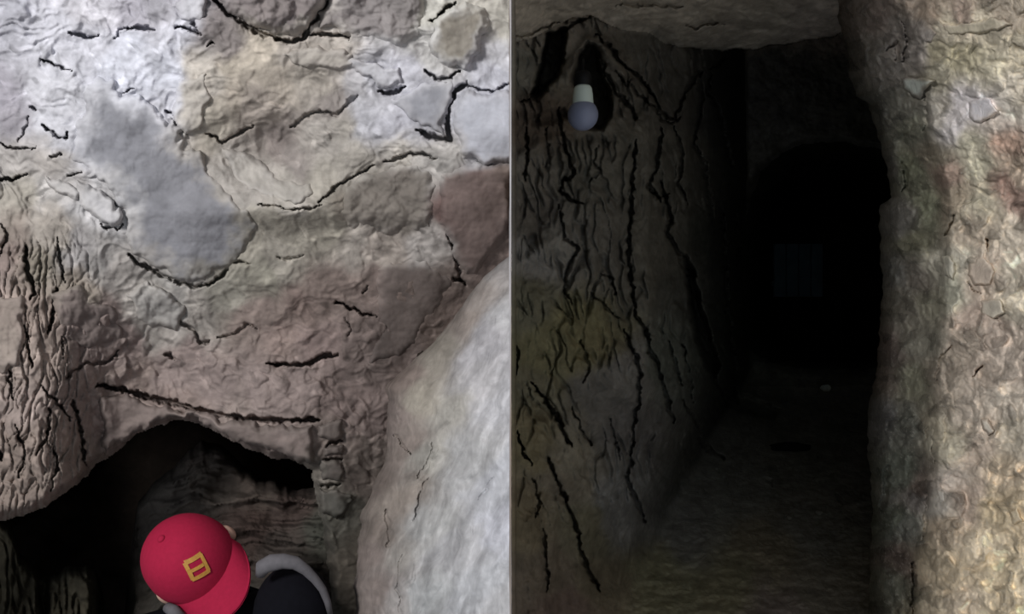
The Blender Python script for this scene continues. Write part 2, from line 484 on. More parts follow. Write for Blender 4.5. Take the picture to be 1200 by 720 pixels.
col *= (1 + 0.34 * sstep(.78, .92, fv) * sstep(.45, .2, f1) - 0.32 * sstep(.16, .05, fv) * sstep(.4, .2, f1))[..., None]
wall_back = grid_mesh('wall_back', P(px, py, D), cells(sd_open < 1.0), col, M_ROCK)
structure(wall_back, 'pale grey and brown cracked rock face above the low black opening', 'rock wall')

LEFT_STONES = [
    ([(248, -30), (262, 6), (285, 23), (303, 33), (325, 41), (344, 45), (354, 38), (360, 26), (370, 18), (378, 6), (392, -30)], .035, (120, 110, 110), 16, .012),
    ([(374, 24), (384, 6), (397, -30), (496, -30), (498, 18), (492, 40), (472, 54), (438, 50), (412, 40), (388, 35), (368, 35)], .022, (128, 120, 120), 14, .012),
    ([(507, 27), (520, 13), (545, 4), (569, 9), (572, 30), (562, 58), (548, 77), (525, 77), (509, 69), (504, 50)], .028, (140, 132, 118), 9, .005),
    ([(458, 114), (478, 108), (500, 96), (532, 98), (522, 120), (519, 155), (500, 152), (482, 140)], .012, (142, 144, 154), 6, .003),
    ([(549, 104), (575, 111), (612, 100), (612, 186), (565, 194), (543, 184), (532, 152), (535, 122)], .022, (176, 179, 192), 9, .003),
    ([(100, 92), (122, 92), (146, 109), (165, 117), (190, 129), (205, 149), (225, 171), (246, 199), (275, 227), (299, 262), (297, 285), (275, 307), (258, 321), (226, 331), (190, 318), (160, 301), (148, 282), (147, 250), (125, 216), (100, 201), (82, 186), (85, 150), (99, 130)], .013, (122, 123, 132), 11, .004),
    ([(88, 214), (112, 220), (132, 236), (143, 258), (134, 264), (112, 258), (96, 240)], .020, (186, 184, 188), 7, .004),
    ([(52, 205), (80, 212), (98, 226), (92, 236), (66, 226)], .014, (180, 176, 176), 6, .004),
    ([(514, 206), (545, 194), (600, 192), (603, 262), (582, 292), (560, 318), (543, 322), (531, 290), (518, 262)], .026, (116, 98, 93), 12, .005),
    ([(392, 226), (420, 208), (452, 196), (508, 190), (512, 238), (502, 268), (455, 276), (405, 266)], .012, (118, 110, 102), 12, .012),
    ([(118, 466), (150, 464), (200, 479), (260, 493), (330, 499), (366, 498), (366, 546), (352, 539), (320, 531), (288, 519), (258, 505), (236, 491), (212, 487), (186, 493), (160, 503), (146, 514), (122, 528)], .030, (134, 118, 112), 9, .006),
    ([(212, 92), (240, 84), (246, 120), (232, 150), (216, 160), (205, 138)], .010, (186, 178, 168), 7, .006),
    ([(262, 168), (300, 186), (330, 212), (366, 214), (372, 232), (330, 238), (290, 226), (268, 200)], .012, (172, 166, 158), 9, .006),
    ([(148, 345), (170, 330), (200, 340), (218, 365), (205, 388), (180, 386), (160, 372)], .014, (164, 160, 156), 9, .010),
    ([(440, 312), (500, 300), (530, 330), (512, 370), (470, 420), (432, 430), (440, 380)], .012, (110, 97, 92), 14, .005),
    ([(60, 342), (90, 335), (140, 362), (145, 400), (105, 410), (72, 395)], .012, (120, 106, 102), 12, .008),
    ([(214, 22), (206, 4), (226, -14), (240, 2), (236, 28)], .012, (188, 188, 196), 6, .006),
    ([(330, 60), (370, 54), (408, 60), (424, 76), (380, 82), (345, 76)], .016, (176, 168, 158), 7, .006),
    ([(400, 62), (440, 74), (470, 80), (474, 98), (445, 103), (434, 90), (405, 80)], .016, (188, 188, 196), 6, .006),
    ([(0, 350), (26, 340), (30, 392), (24, 430), (4, 436), (-20, 400)], .015, (142, 128, 118), 9, .006),
    ([(372, 498), (398, 496), (404, 512), (390, 517), (374, 514)], .022, (122, 110, 104), 6, .004), ([(376, 523), (402, 520), (404, 533), (380, 537)], .024, (128, 116, 110), 6, .004),
    ([(374, 542), (402, 541), (406, 552), (400, 566), (378, 566)], .024, (118, 108, 102), 6, .004), ([(372, 574), (400, 572), (412, 588), (402, 606), (378, 602)], .026, (120, 118, 110), 7, .004)]
for i, (poly, pr, c, rim, rg) in enumerate(LEFT_STONES):
    stone(wall_back, poly, left_smooth, pr, c, 100 + i * 5, M_STONE, rim, rg, warp=9.0 if i == 5 else 5.0, around=LEFT_COLOURS, creep=30.0 if i == 5 else 15.0)

# ------------------------------------------------------------------ flank of the rock pillar: pale streaked wall on the right of the opening
fe_y = [270, 285, 300, 330, 360, 390, 420, 440, 455, 480, 520, 560, 600, 640, 720, 860]
fe_x = [606, 602, 590, 562, 540, 520, 490, 464, 450, 453, 455, 443, 425, 418, 415, 410]
ys = axis(270, 271, 732, 860, 1.3, 12)
u = np.linspace(0, 1, 190)
fy = np.repeat(ys[:, None], len(u), 1)
edge = np.interp(fy, fe_y, fe_x) + 5 * fbm(fy * 0 + 3.3, fy, 26, 3, 7)
fx = np.minimum(edge, 601.5) + u[None, :] * (602 - np.minimum(edge, 601.5))
flank_base = tps([(600, 270, 1.56), (560, 330, 1.55), (600, 330, 1.47), (520, 390, 1.58), (600, 400, 1.30), (450, 460, 1.62), (520, 460, 1.42), (600, 480, 1.16),
                  (455, 540, 1.57), (520, 560, 1.34), (600, 580, 1.05), (420, 640, 1.52), (500, 650, 1.27), (600, 680, .96), (415, 760, 1.44), (500, 760, 1.17), (600, 780, .90), (410, 870, 1.38), (600, 870, .86)])
D = flank_base(fx, fy)
sx, sy = fx + 0.38 * fy, fy                                   # streaks lean with the face
wx, wy = sx + 12 * fbm(fx, fy, 40, 3, 33), sy + 12 * fbm(fx, fy, 40, 3, 53)
D += 0.030 * fbm(wx, wy, 80, 3, 14) + 0.016 * terrace(fbm(wx / 30, wy / 130, 1, 2, 16), 4, .25)
D -= 0.006 * (ridged(wx / 30, wy / 110, 1, 3, 18) - 1)
D += 0.0018 * fbm(fx, fy, 14, 3, 92)
for i, (pts, w, dep) in enumerate([([(463, 510), (475, 525), (481, 534)], 4.5, .03), ([(500, 560), (492, 585), (484, 612)], 4, .022), ([(452, 600), (458, 622), (455, 640)], 8, .02),
                                   ([(448, 460), (470, 480), (468, 500)], 5, .012), ([(508, 520), (498, 548), (490, 560)], 4, .016), ([(470, 650), (466, 690), (472, 730)], 4, .015), ([(560, 585), (570, 575), (578, 560)], 5, .012)]):
    groove(fx, fy, D, pts, w, dep * .6, 200 + i)
D += 0.16 * np.exp(-(fx - edge).clip(0) / 5.0)
FL_COL = [(590, 310, (150, 146, 146)), (560, 345, (150, 140, 134)), (575, 400, (172, 170, 176)), (596, 380, (190, 190, 194)), (540, 380, (146, 134, 126)), (510, 420, (150, 142, 130)), (560, 450, (176, 174, 178)), (590, 470, (182, 182, 188)),
          (470, 450, (134, 118, 110)), (490, 470, (156, 148, 134)), (520, 480, (164, 160, 152)), (460, 490, (146, 130, 124)), (475, 530, (144, 130, 122)), (500, 540, (160, 156, 148)), (540, 540, (176, 176, 178)), (590, 560, (178, 180, 188)), (450, 560, (132, 118, 110)), (470, 590, (146, 134, 124)), (448, 620, (124, 112, 104)),
          (430, 650, (138, 124, 118)), (440, 700, (136, 122, 116)), (470, 640, (158, 152, 146)), (500, 620, (170, 170, 170)), (540, 640, (172, 172, 176)), (590, 620, (188, 190, 202)), (560, 690, (176, 178, 184)), (500, 700, (166, 168, 170)), (590, 700, (178, 178, 182)), (465, 700, (156, 150, 148))]
col = paint(sx, sy, [(x + 0.38 * y, y, c) for x, y, c in FL_COL], 12, 6) * 0.90
col *= (1 + 0.34 * fbm(wx / 20, wy / 80, 1, 4, 63) + 0.16 * fbm(fx, fy, 9, 3, 73))[..., None]
pos = P(fx, fy, D)
back = P(edge[:, :1] + 30, fy[:, :1], np.full_like(fy[:, :1], 2.0))   # the flank's own side, running back behind its edge
pos = np.concatenate([back, pos], 1)
col = np.concatenate([col[:, :1], col], 1)
divider = bpy.data.objects.new('wall_center', None)
COL.objects.link(divider)
structure(divider, 'pale rock pillar with an added sharp upright edge between lit opening and dark tunnel', 'rock wall')
divider.location = (0, 0, 0)
grid_mesh('flank', pos, None, col, M_ROCK, divider)

# the pillar's thin front blade, added to keep daylight out of the tunnel; its dark side continues as the cracked tunnel wall
ysb = np.linspace(0.6, 1.95, 110)
zsb = np.linspace(-0.4, 3.1, 280)
yy, zz = np.meshgrid(ysb, zsb)
xx = -0.0006 - np.clip((yy - .62) / .5, 0, 1) * (0.0012 + 0.0035 * np.clip(terrace(fbm(yy * 6, zz * 4, 1, 4, 3) + .5, 5, .2), 0, 1.2))
bl = sstep(-.3, .35, fbm(yy * 3, zz * 2.4, 1, 4, 15))[..., None]
tint = (muted((176, 175, 180), .8) * bl + muted((134, 120, 110), .8) * (1 - bl)) * (1 + .35 * fbm(yy * 12, zz * 9, 1, 4, 5))[..., None]
grid_mesh('blade', np.stack([xx, yy, zz], -1), None, tint, M_ROCK, divider)

# ------------------------------------------------------------------ the black cavity behind the opening
xs = np.arange(-160, 500, 5.0)
ys = np.arange(400, 880, 5.0)
px, py = np.meshgrid(xs, ys)
ex = np.minimum(np.minimum(px + 160, 495 - px), (py - 400) * 1.4)
D = 1.72 + 1.9 * sstep(0, 95, ex) + 0.12 * fbm(px, py, 70, 4, 9)
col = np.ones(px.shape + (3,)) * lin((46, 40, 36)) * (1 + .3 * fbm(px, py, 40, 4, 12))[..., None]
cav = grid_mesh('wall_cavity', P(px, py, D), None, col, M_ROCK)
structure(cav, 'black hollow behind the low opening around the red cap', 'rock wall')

# layered ledge inside the cavity
xs = np.arange(146, 440, 1.6)
up_x = [146, 153, 162, 185, 205, 222, 236, 262, 285, 300, 330, 350, 368, 400, 440]
up_y = [720, 640, 588, 562, 548, 526, 516, 524, 545, 556, 569, 574, 572, 556, 540]
v = np.linspace(0, 1, 190)
lx = np.repeat(xs[None, :], len(v), 0)
top = np.interp(lx, up_x, up_y) + 4 * fbm(lx, lx * 0 + 1.7, 16, 3, 4)
ly = top + v[:, None] * (860 - top)
ww = ly + 0.10 * (lx - 260) + 14 * fbm(lx, ly, 60, 3, 15) - 0.0009 * (lx - 270) ** 2
D = 2.06 - 0.0006 * (ly - 560) + 0.05 * fbm(lx, ly, 60, 3, 6)
D += 0.05 * terrace(fbm(lx / 150, ww / 16, 1, 3, 8), 4, .15) + 0.035 * np.abs(np.sin(ww / 11.0)) ** 0.6
D += 0.45 * np.exp(-(lx - 146) / 9.0) + 0.10 * sstep(205, 150, lx) + 0.30 * np.exp(-(ly - top) / 5.0)
D += 0.006 * fbm(lx, ly, 9, 3, 96)
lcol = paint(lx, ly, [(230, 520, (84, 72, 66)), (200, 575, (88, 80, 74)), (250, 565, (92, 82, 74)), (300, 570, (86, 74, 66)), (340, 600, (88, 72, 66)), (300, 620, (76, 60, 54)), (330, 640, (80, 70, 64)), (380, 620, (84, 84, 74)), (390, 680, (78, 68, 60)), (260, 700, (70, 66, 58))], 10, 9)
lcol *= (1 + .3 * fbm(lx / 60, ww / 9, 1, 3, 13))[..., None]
ledge_back = P(lx[:1], ly[:1] + 6, np.full_like(lx[:1], 2.7))
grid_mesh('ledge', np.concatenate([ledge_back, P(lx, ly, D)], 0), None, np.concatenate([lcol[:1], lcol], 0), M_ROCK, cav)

# low dim block at the foot of the left jamb
xs = axis(-230, -12, 112, 116, 1.6, 10)
v = np.linspace(0, 1, 110)
lx = np.repeat(xs[None, :], len(v), 0)
top = np.interp(lx, [-230, -40, 0, 14, 24, 45, 62, 80, 100, 112, 116], [600, 600, 606, 618, 650, 668, 672, 664, 663, 668, 700]) + 4 * fbm(lx, lx * 0 + 5.7, 13, 3, 24)
ly = top + v[:, None] * (870 - top)
D = 1.95 + 0.06 * fbm(lx, ly, 40, 4, 26) + 0.3 * np.exp(-(ly - top) / 5.0) + 0.25 * np.exp(-(116 - lx) / 5.0)
D += 0.03 * (1 - sstep(0, .15, np.abs(perlin(lx / 14, ly / 50, 27)))) + 0.15 * sstep(40, 52, lx) * sstep(64, 52, lx)
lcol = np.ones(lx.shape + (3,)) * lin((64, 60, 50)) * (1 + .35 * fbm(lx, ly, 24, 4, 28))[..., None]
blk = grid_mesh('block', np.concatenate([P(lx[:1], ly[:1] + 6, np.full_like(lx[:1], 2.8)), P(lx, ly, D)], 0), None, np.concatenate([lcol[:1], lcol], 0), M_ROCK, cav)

# pit floor that the climber stands on
xs, ys = np.meshgrid(np.linspace(-2.6, 0.0, 60), np.linspace(0.3, 3.6, 60))
zz = -0.40 + 0.015 * fbm(xs * 4, ys * 4, 1, 3, 2)
fl = grid_mesh('floor', np.stack([xs, ys, zz], -1), None, np.ones(xs.shape + (3,)) * lin((96, 86, 74)), M_EARTH)
structure(fl, 'dark earth bottom of the pit below the red cap', 'floor')

# ================================================================== RIGHT CHAMBER: dark tunnel
xs = axis(600, 600, 1062, 1420, 1.3, 18)
xs = np.concatenate([np.linspace(599.6, 614, 60)[:-1], xs[xs >= 614]])
ys = axis(-480, -12, 732, 900, 1.3, 16)
px, py = np.meshgrid(xs, ys)


def inner_wall(px, py):
    e = px + np.clip(py - 430, 0, 400) * 0.34 - np.clip(py - 600, 0, 400) * 0.10
    e = np.where(px < 622, px, e * sstep(618, 660, px) + px * (1 - sstep(618, 660, px)))
    d = np.interp(e, [599, 600, 601.2, 603, 605, 640, 700, 760, 805, 830, 850, 866, 880, 940, 1500],
                  [.6, .6, .80, 1.12, 1.66, 1.72, 1.80, 1.96, 2.22, 2.55, 3.1, 3.8, 4.5, 6.5, 14])
    return d


def floor_d(px, py):
    t = np.clip((py - 360) / F, 1e-3, None)        # drop(d) = .95 - .19 (d - 2)  ->  t d = 1.33 - .19 d
    return 1.33 / (t + 0.19)


ce_x = [600, 640, 668, 690, 720, 760, 800, 850, 900, 950, 985, 1060, 1500]
ce_y = [52, 36, 22, 16, 30, 46, 54, 60, 56, 46, 38, 34, 30]
cedge = np.interp(px, ce_x, ce_y) + 5 * fbm(px, px * 0 + 2.2, 30, 3, 3)
hc = np.interp(px, [600, 640, 700, 760, 850, 1500], [.62, .70, .74, .79, .84, .86])
Dc = hc * F / np.clip(360 - py, 20, None)
Dw = inner_wall(px, py)
Df = floor_d(px, py)
Db = 4.25 + (py - 300) * 0.0007 + 0.10 * fbm(px, py, 90, 3, 35)
wx, wy = px + 8 * fbm(px, py, 40, 3, 37), py + 8 * fbm(px, py, 40, 3, 57)
near = np.maximum(0.4, sstep(604, 618, px))
# cracked, vertically flaking clay of the inner wall
fiss = 0.030 * (1 - sstep(0.0, 0.13, np.abs(perlin(wx / 24, wy / 90, 41)))) + 0.022 * (1 - sstep(0, .12, np.abs(perlin((wx - .2 * wy) / 15, wy / 60, 43))))
fiss = fiss * sstep(-0.25, 0.15, fbm(px, py, 80, 2, 45)) * sstep(640, 560, py)
Dwr = Dw + near * (0.028 * terrace(fbm(wx / 55, wy / 110, 1, 4, 47), 5, .18) - 0.014 * (ridged(wx / 30, wy / 55, 1, 4, 49) - 1) + fiss + 0.03 * fbm(px, py, 120, 2, 48))
for i, (x0, y0, x1, y1, rr, h) in enumerate([(706, 50, 738, 98, 9, .05), (738, 98, 775, 132, 8, .035), (668, 85, 690, 50, 8, .04), (612, 182, 655, 160, 6, .02), (600, 315, 660, 275, 9, .03)]):
    dd = seg_dist(px + 3 * fbm(px, py, 20, 2, 5), py + 3 * fbm(px, py, 20, 2, 6), [(x0, y0), (x1, y1)])
    Dwr -= h * np.exp(-(dd / rr) ** 2)
Dfr = Df + 0.020 * fbm(px, py * 2.2, 40, 4, 55) + 0.004 * fbm(px, py * 2, 10, 3, 56)
Dcr = Dc + 0.03 * fbm(px, py * 1.6, 60, 4, 65) - 0.012 * (ridged(wx / 60, wy / 18, 1, 3, 67) - 1)
Dcr = np.where(py < cedge, Dcr, 9.0)
Dbr = Db + 0.03 * fbm(px, py, 24, 4, 69)


def smin(a, b, k):
    h = np.clip(0.5 + 0.5 * (b - a) / k, 0, 1)
    return b * (1 - h) + a * h - k * h * (1 - h)


D = smin(smin(Dwr, Dfr, 0.45), Dbr, 0.25)
D = smin(D, Dcr, 0.04)
hollow(px, py, D, [(622, 112), (630, 93), (638, 60), (641, 40), (663, 34), (661, 60), (655, 85), (640, 104), (628, 116)], .38, 4, 1)
hollow(px, py, D, [(677, 66), (690, 50), (699, 56), (703, 80), (714, 108), (716, 134), (706, 151), (690, 150), (677, 122), (672, 92)], .32, 4, 2)
hollow(px, py, D, [(622, 137), (635, 132), (660, 127), (668, 137), (640, 145), (624, 148)], .05, 4, 4)
hollow(px, py, D, [(803, 300), (812, 318), (820, 360), (832, 392), (842, 430), (838, 446), (826, 425), (816, 392), (808, 352)], .45, 4, 3)
hollow(px, py, D, [(852, 462), (880, 466), (912, 480), (905, 490), (872, 482), (850, 476)], .12, 4, 7)
RIGHT_CRACKS = [
    ([(612, 120), (622, 113), (633, 100)], 4, .05), ([(660, 36), (675, 26), (690, 20)], 5, .06),
    ([(698, 42), (715, 55), (728, 75), (742, 85), (752, 95), (765, 110), (772, 128), (782, 137), (791, 140), (797, 125), (805, 105), (815, 90), (824, 84)], 5, .08), ([(832, 80), (842, 74), (852, 68)], 7, .1),
    ([(703, 65), (712, 90), (722, 108), (735, 122), (745, 138)], 6, .07), ([(720, 84), (735, 100), (748, 90)], 3.5, .04), ([(735, 97), (750, 112), (766, 126), (775, 140), (786, 145), (798, 138)], 4, .05),
    ([(775, 150), (773, 175), (768, 200), (760, 218), (775, 236)], 5.5, .08), ([(818, 85), (822, 110), (818, 145), (812, 170), (825, 190), (830, 225), (835, 262)], 6, .09), ([(832, 85), (830, 110), (840, 125), (848, 150), (857, 192)], 6, .12),
    ([(655, 128), (658, 160), (666, 185), (672, 205), (659, 212), (655, 224), (668, 233), (683, 241)], 4.5, .06), ([(617, 150), (618, 180), (614, 212)], 4.5, .06), ([(640, 150), (643, 180), (640, 200)], 3.5, .03),
    ([(745, 165), (742, 200), (740, 240), (736, 300), (740, 330), (745, 370), (758, 390), (762, 412), (773, 435), (782, 470), (791, 497)], 5, .08),
    ([(775, 215), (783, 245), (787, 260), (780, 270), (798, 300), (805, 325)], 6, .1), ([(838, 440), (845, 458), (852, 474)], 7, .12), ([(800, 470), (815, 495), (822, 505), (820, 518), (835, 530), (850, 539)], 5.5, .09),
    ([(655, 240), (662, 280), (678, 290), (672, 300), (663, 320), (660, 340), (670, 357)], 3.5, .045), ([(623, 448), (640, 470), (650, 485), (656, 497), (669, 524)], 5.5, .08),
    ([(730, 385), (745, 420), (750, 440), (748, 470), (742, 500), (739, 545), (735, 560)], 5, .07), ([(733, 556), (742, 580), (752, 600), (756, 614)], 6, .09), ([(640, 535), (652, 560), (665, 590), (675, 620), (682, 650), (690, 672), (703, 693)], 5, .08),
    ([(607, 505), (612, 530), (623, 546)], 4, .05), ([(670, 478), (685, 510), (691, 522)], 3.5, .04), ([(637, 620), (640, 660), (642, 692)], 4, .045), ([(704, 320), (718, 328), (720, 346)], 4, .05),
    ([(692, 343), (700, 352), (716, 366), (728, 376)], 3.5, .04), ([(845, 240), (850, 300), (852, 360), (860, 420), (864, 474)], 6, .16), ([(862, 250), (868, 330), (873, 400)], 5, .2), ([(700, 170), (695, 190), (704, 200), (690, 215)], 3.5, .03),
    ([(790, 150), (800, 180), (795, 215), (806, 240)], 4.5, .06), ([(760, 222), (770, 232), (785, 226)], 5, .06), ([(715, 490), (720, 515), (728, 540)], 3, .03), ([(800, 405), (806, 440), (812, 470)], 5, .06), ([(784, 400), (792, 430), (800, 452)], 4, .05),
    ([(806, 30), (815, 33), (830, 26), (848, 28)], 4, .05), ([(600, 45), (630, 36), (655, 26)], 4, .04), ([(720, 6), (760, 5), (800, 9)], 3.5, .03), ([(600, 395), (608, 420), (603, 445)], 3.5, .04), ([(680, 400), (690, 430), (684, 450)], 3, .03),
    ([(838, 552), (850, 562), (856, 572)], 4, .03), ([(897, 560), (906, 570)], 5, .04), ([(983, 582), (990, 590)], 6, .05), ([(625, 560), (632, 590), (628, 605)], 4, .04)]
for i, (pts, w, dep) in enumerate(RIGHT_CRACKS):
    groove(px, py, D, pts, w, dep, 300 + i)
D += near * 0.004 * fbm(px, py, 8, 3, 94)

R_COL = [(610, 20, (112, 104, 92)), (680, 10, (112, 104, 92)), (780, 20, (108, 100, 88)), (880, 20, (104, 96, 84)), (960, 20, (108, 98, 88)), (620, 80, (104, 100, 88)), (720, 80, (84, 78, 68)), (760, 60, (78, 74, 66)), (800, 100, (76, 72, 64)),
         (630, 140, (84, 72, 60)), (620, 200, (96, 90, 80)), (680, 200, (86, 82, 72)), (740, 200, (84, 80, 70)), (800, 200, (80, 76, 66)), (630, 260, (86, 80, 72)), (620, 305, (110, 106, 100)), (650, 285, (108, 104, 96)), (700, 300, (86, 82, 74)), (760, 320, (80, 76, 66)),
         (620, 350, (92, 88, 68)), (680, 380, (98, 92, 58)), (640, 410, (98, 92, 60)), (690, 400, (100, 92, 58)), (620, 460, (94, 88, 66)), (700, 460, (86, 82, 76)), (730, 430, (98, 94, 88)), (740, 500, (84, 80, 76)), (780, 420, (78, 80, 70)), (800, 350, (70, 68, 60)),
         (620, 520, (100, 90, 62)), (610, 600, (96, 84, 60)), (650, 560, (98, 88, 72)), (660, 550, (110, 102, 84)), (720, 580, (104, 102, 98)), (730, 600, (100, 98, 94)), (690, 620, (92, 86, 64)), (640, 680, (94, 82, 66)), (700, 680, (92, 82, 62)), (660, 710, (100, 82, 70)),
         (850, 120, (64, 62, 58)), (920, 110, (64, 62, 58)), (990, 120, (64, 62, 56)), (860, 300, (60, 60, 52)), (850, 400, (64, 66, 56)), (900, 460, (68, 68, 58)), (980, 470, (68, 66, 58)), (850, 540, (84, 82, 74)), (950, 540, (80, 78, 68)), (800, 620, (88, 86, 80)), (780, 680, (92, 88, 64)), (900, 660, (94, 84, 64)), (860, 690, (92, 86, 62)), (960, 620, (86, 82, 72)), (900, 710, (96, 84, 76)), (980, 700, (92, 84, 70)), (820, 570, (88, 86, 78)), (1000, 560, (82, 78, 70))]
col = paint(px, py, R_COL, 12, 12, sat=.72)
col *= (1 + 0.28 * fbm(px, py, 22, 4, 81) + 0.12 * fbm(px, py, 7, 2, 83))[..., None]
HOLE = [(872, 400), (868, 330), (870, 270), (878, 232), (892, 200), (915, 178), (945, 168), (985, 166), (1030, 175), (1075, 200), (1100, 300), (1095, 400), (1075, 432), (1000, 434), (935, 433), (905, 426), (885, 415)]
sdh = poly_sd(px + 4 * fbm(px, py, 22, 3, 72), py + 4 * fbm(px, py, 22, 3, 73), HOLE)
D += 0.35 * sstep(-10, 3, sdh) ** 2
pos = P(px, py, D)
keep = cells(sdh < 1.0)
which = np.argmin(np.stack([Dw, Df, Db, np.where(py < cedge, Dc, 99)]), 0)
wc = which[:-1, :-1]
earth = sstep(-.25, .5, Dw - Df)                            # floor colour raised to make up for missing light, blended up the wall's foot
w_in, w_fl = 1.6 + 1.9 * earth, 1.6 + 1.9 * earth
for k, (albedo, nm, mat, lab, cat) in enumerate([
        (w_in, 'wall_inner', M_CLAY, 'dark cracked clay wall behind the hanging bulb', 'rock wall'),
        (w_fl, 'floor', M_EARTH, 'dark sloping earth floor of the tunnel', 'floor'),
        (np.interp(py, [180, 330], [5.0, 2.4]), 'wall_far', M_CLAY, 'dark end wall around the black tunnel mouth', 'rock wall'),  # missing light put into the colour, most of it above the mouth
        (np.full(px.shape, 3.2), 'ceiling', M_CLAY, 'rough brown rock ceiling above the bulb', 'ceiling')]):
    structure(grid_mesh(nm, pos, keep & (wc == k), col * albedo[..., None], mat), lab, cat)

# the tunnel beyond the mouth
rings = []
hp = np.array(HOLE, float)
hx = (hp[:, 0] - 600) / F * 4.45
hz = CAM_Z - (hp[:, 1] - 360) / F * 4.45
cx, cz = hx.mean(), hz.mean()
dens = 6
tt = np.arange(len(hp) * dens) / dens
i0 = np.floor(tt).astype(int)
ft = tt - i0
rx = hx[i0] * (1 - ft) + hx[(i0 + 1) % len(hp)] * ft
rz = hz[i0] * (1 - ft) + hz[(i0 + 1) % len(hp)] * ft
ds = np.linspace(4.42, 8.6, 40)
g = []
for d in ds:
    s = 1.10 + 0.05 * math.sin(d * 2.1)
    a = np.arange(len(rx)) * 0.3
    n = 1 + 0.10 * fbm(np.cos(2 * np.pi * np.arange(len(rx)) / len(rx)) * 3 + d, np.sin(2 * np.pi * np.arange(len(rx)) / len(rx)) * 3 + d * .7, 1, 3, 5)
    x = cx + (rx - cx) * s * n + (d - 4.42) * 0.44
    z = cz + (rz - cz) * s * n
    g.append(np.stack([x, np.full_like(x, d), z], -1))
g = np.array(g)
g = np.concatenate([g, g[:, :1]], 1)
endc = g[-1:].mean(1, keepdims=True).repeat(g.shape[1], 1)
g = np.concatenate([g, endc], 0)
tcol = np.ones(g.shape) * lin((74, 74, 68))
structure(grid_mesh('wall_tunnel', g, None, tcol, M_CLAY), 'black tunnel bore running on behind the mouth', 'rock wall')

# ------------------------------------------------------------------ near right wall, flaky sandy clay
re_y = [-480, -20, 0, 30, 60, 90, 113, 121, 150, 180, 215, 231, 241, 300, 330, 400, 440, 480, 520, 600, 720, 900]
re_x = [955, 970, 976, 986, 993, 997, 1003, 1017, 1025, 1035, 1043, 1045, 1031, 1031, 1034, 1030, 1025, 1017, 1017, 1022, 1018, 1015]
ys = axis(-480, -12, 732, 900, 1.3, 16)
ss = np.concatenate([np.arange(0, 240, 1.3), np.arange(240, 1000, 12)])
fy = np.repeat(ys[:, None], len(ss), 1)
s2 = np.repeat(ss[None, :], len(ys), 0)
edge = np.interp(fy, re_y, re_x) + 3.5 * fbm(fy * 0 + 8.1, fy, 16, 3, 9)
fx = edge + s2
x2 = np.interp(fy, [-480, 0, 40, 100, 170, 240, 330, 420, 500, 600, 640, 720, 900], [1085, 1085, 1075, 1082, 1090, 1108, 1106, 1096, 1086, 1092, 1082, 1072, 1070]) + 8 * fbm(fy * 0 + 1.5, fy, 34, 3, 19)


def right_base(fx, fy):
    e = np.interp(fy, [-480, 0, 110, 230, 330, 480, 720, 900], [955, 980, 1008, 1035, 1032, 1020, 1018, 1015])
    return np.interp(fx - e, [-30, 0, 18, 55, 80, 180, 330, 600, 1000], [2.05, 1.86, 1.74, 1.60, 1.49, 1.26, 1.03, .80, .58])


D = right_base(fx, fy)
D -= 0.030 * sstep(-9, 7, fx - x2)                         # the crust of the bright face stands proud of the darker strip
wx, wy = fx + 13 * fbm(fx, fy, 34, 3, 38), fy + 13 * fbm(fx, fy, 34, 3, 58)
D += 0.030 * fbm(wx, wy, 90, 3, 101)
w1, w2, wv = worley(wx, wy, 24, 5)
D += 0.016 * (wv - .5) * sstep(0, .22, w2 - w1)
v1, v2, vv = worley(wx * 1.1 + 40, wy * 0.8, 11, 6)
D += 0.009 * (vv - .5) * sstep(0, .3, v2 - v1)
D += 0.014 * terrace(fbm(wx, wy, 46, 4, 103), 5, .18) - 0.0035 * (ridged(wx, wy, 18, 3, 105) - 1)
D += 0.003 * fbm(fx, fy, 6, 2, 107)
for i, (pts, w, dep) in enumerate([([(1058, 25), (1064, 45), (1057, 72)], 4, .03), ([(1083, 110), (1085, 135), (1084, 155)], 4, .02), ([(1058, 190), (1062, 215), (1058, 225)], 5, .03), ([(1118, 252), (1108, 274)], 4.5, .03), ([(1156, 280), (1158, 295)], 5, .03), ([(1150, 345), (1140, 340), (1135, 330)], 4, .02),
                                   ([(1115, 405), (1100, 425), (1098, 445)], 4, .02), ([(1140, 440), (1150, 430)], 5, .03), ([(1087, 500), (1090, 530), (1096, 542)], 4, .02), ([(1086, 575), (1085, 600), (1084, 625)], 4.5, .025), ([(1040, 545), (1038, 580), (1034, 600)], 7, .03), ([(1071, 660), (1070, 720)], 6, .04), ([(1075, 640), (1082, 630)], 5, .03), ([(1040, 60), (1052, 50), (1050, 70)], 6, .03)]):
    groove(fx, fy, D, pts, w, dep, 400 + i)
D += 0.10 * np.exp(-s2 / 5.0)
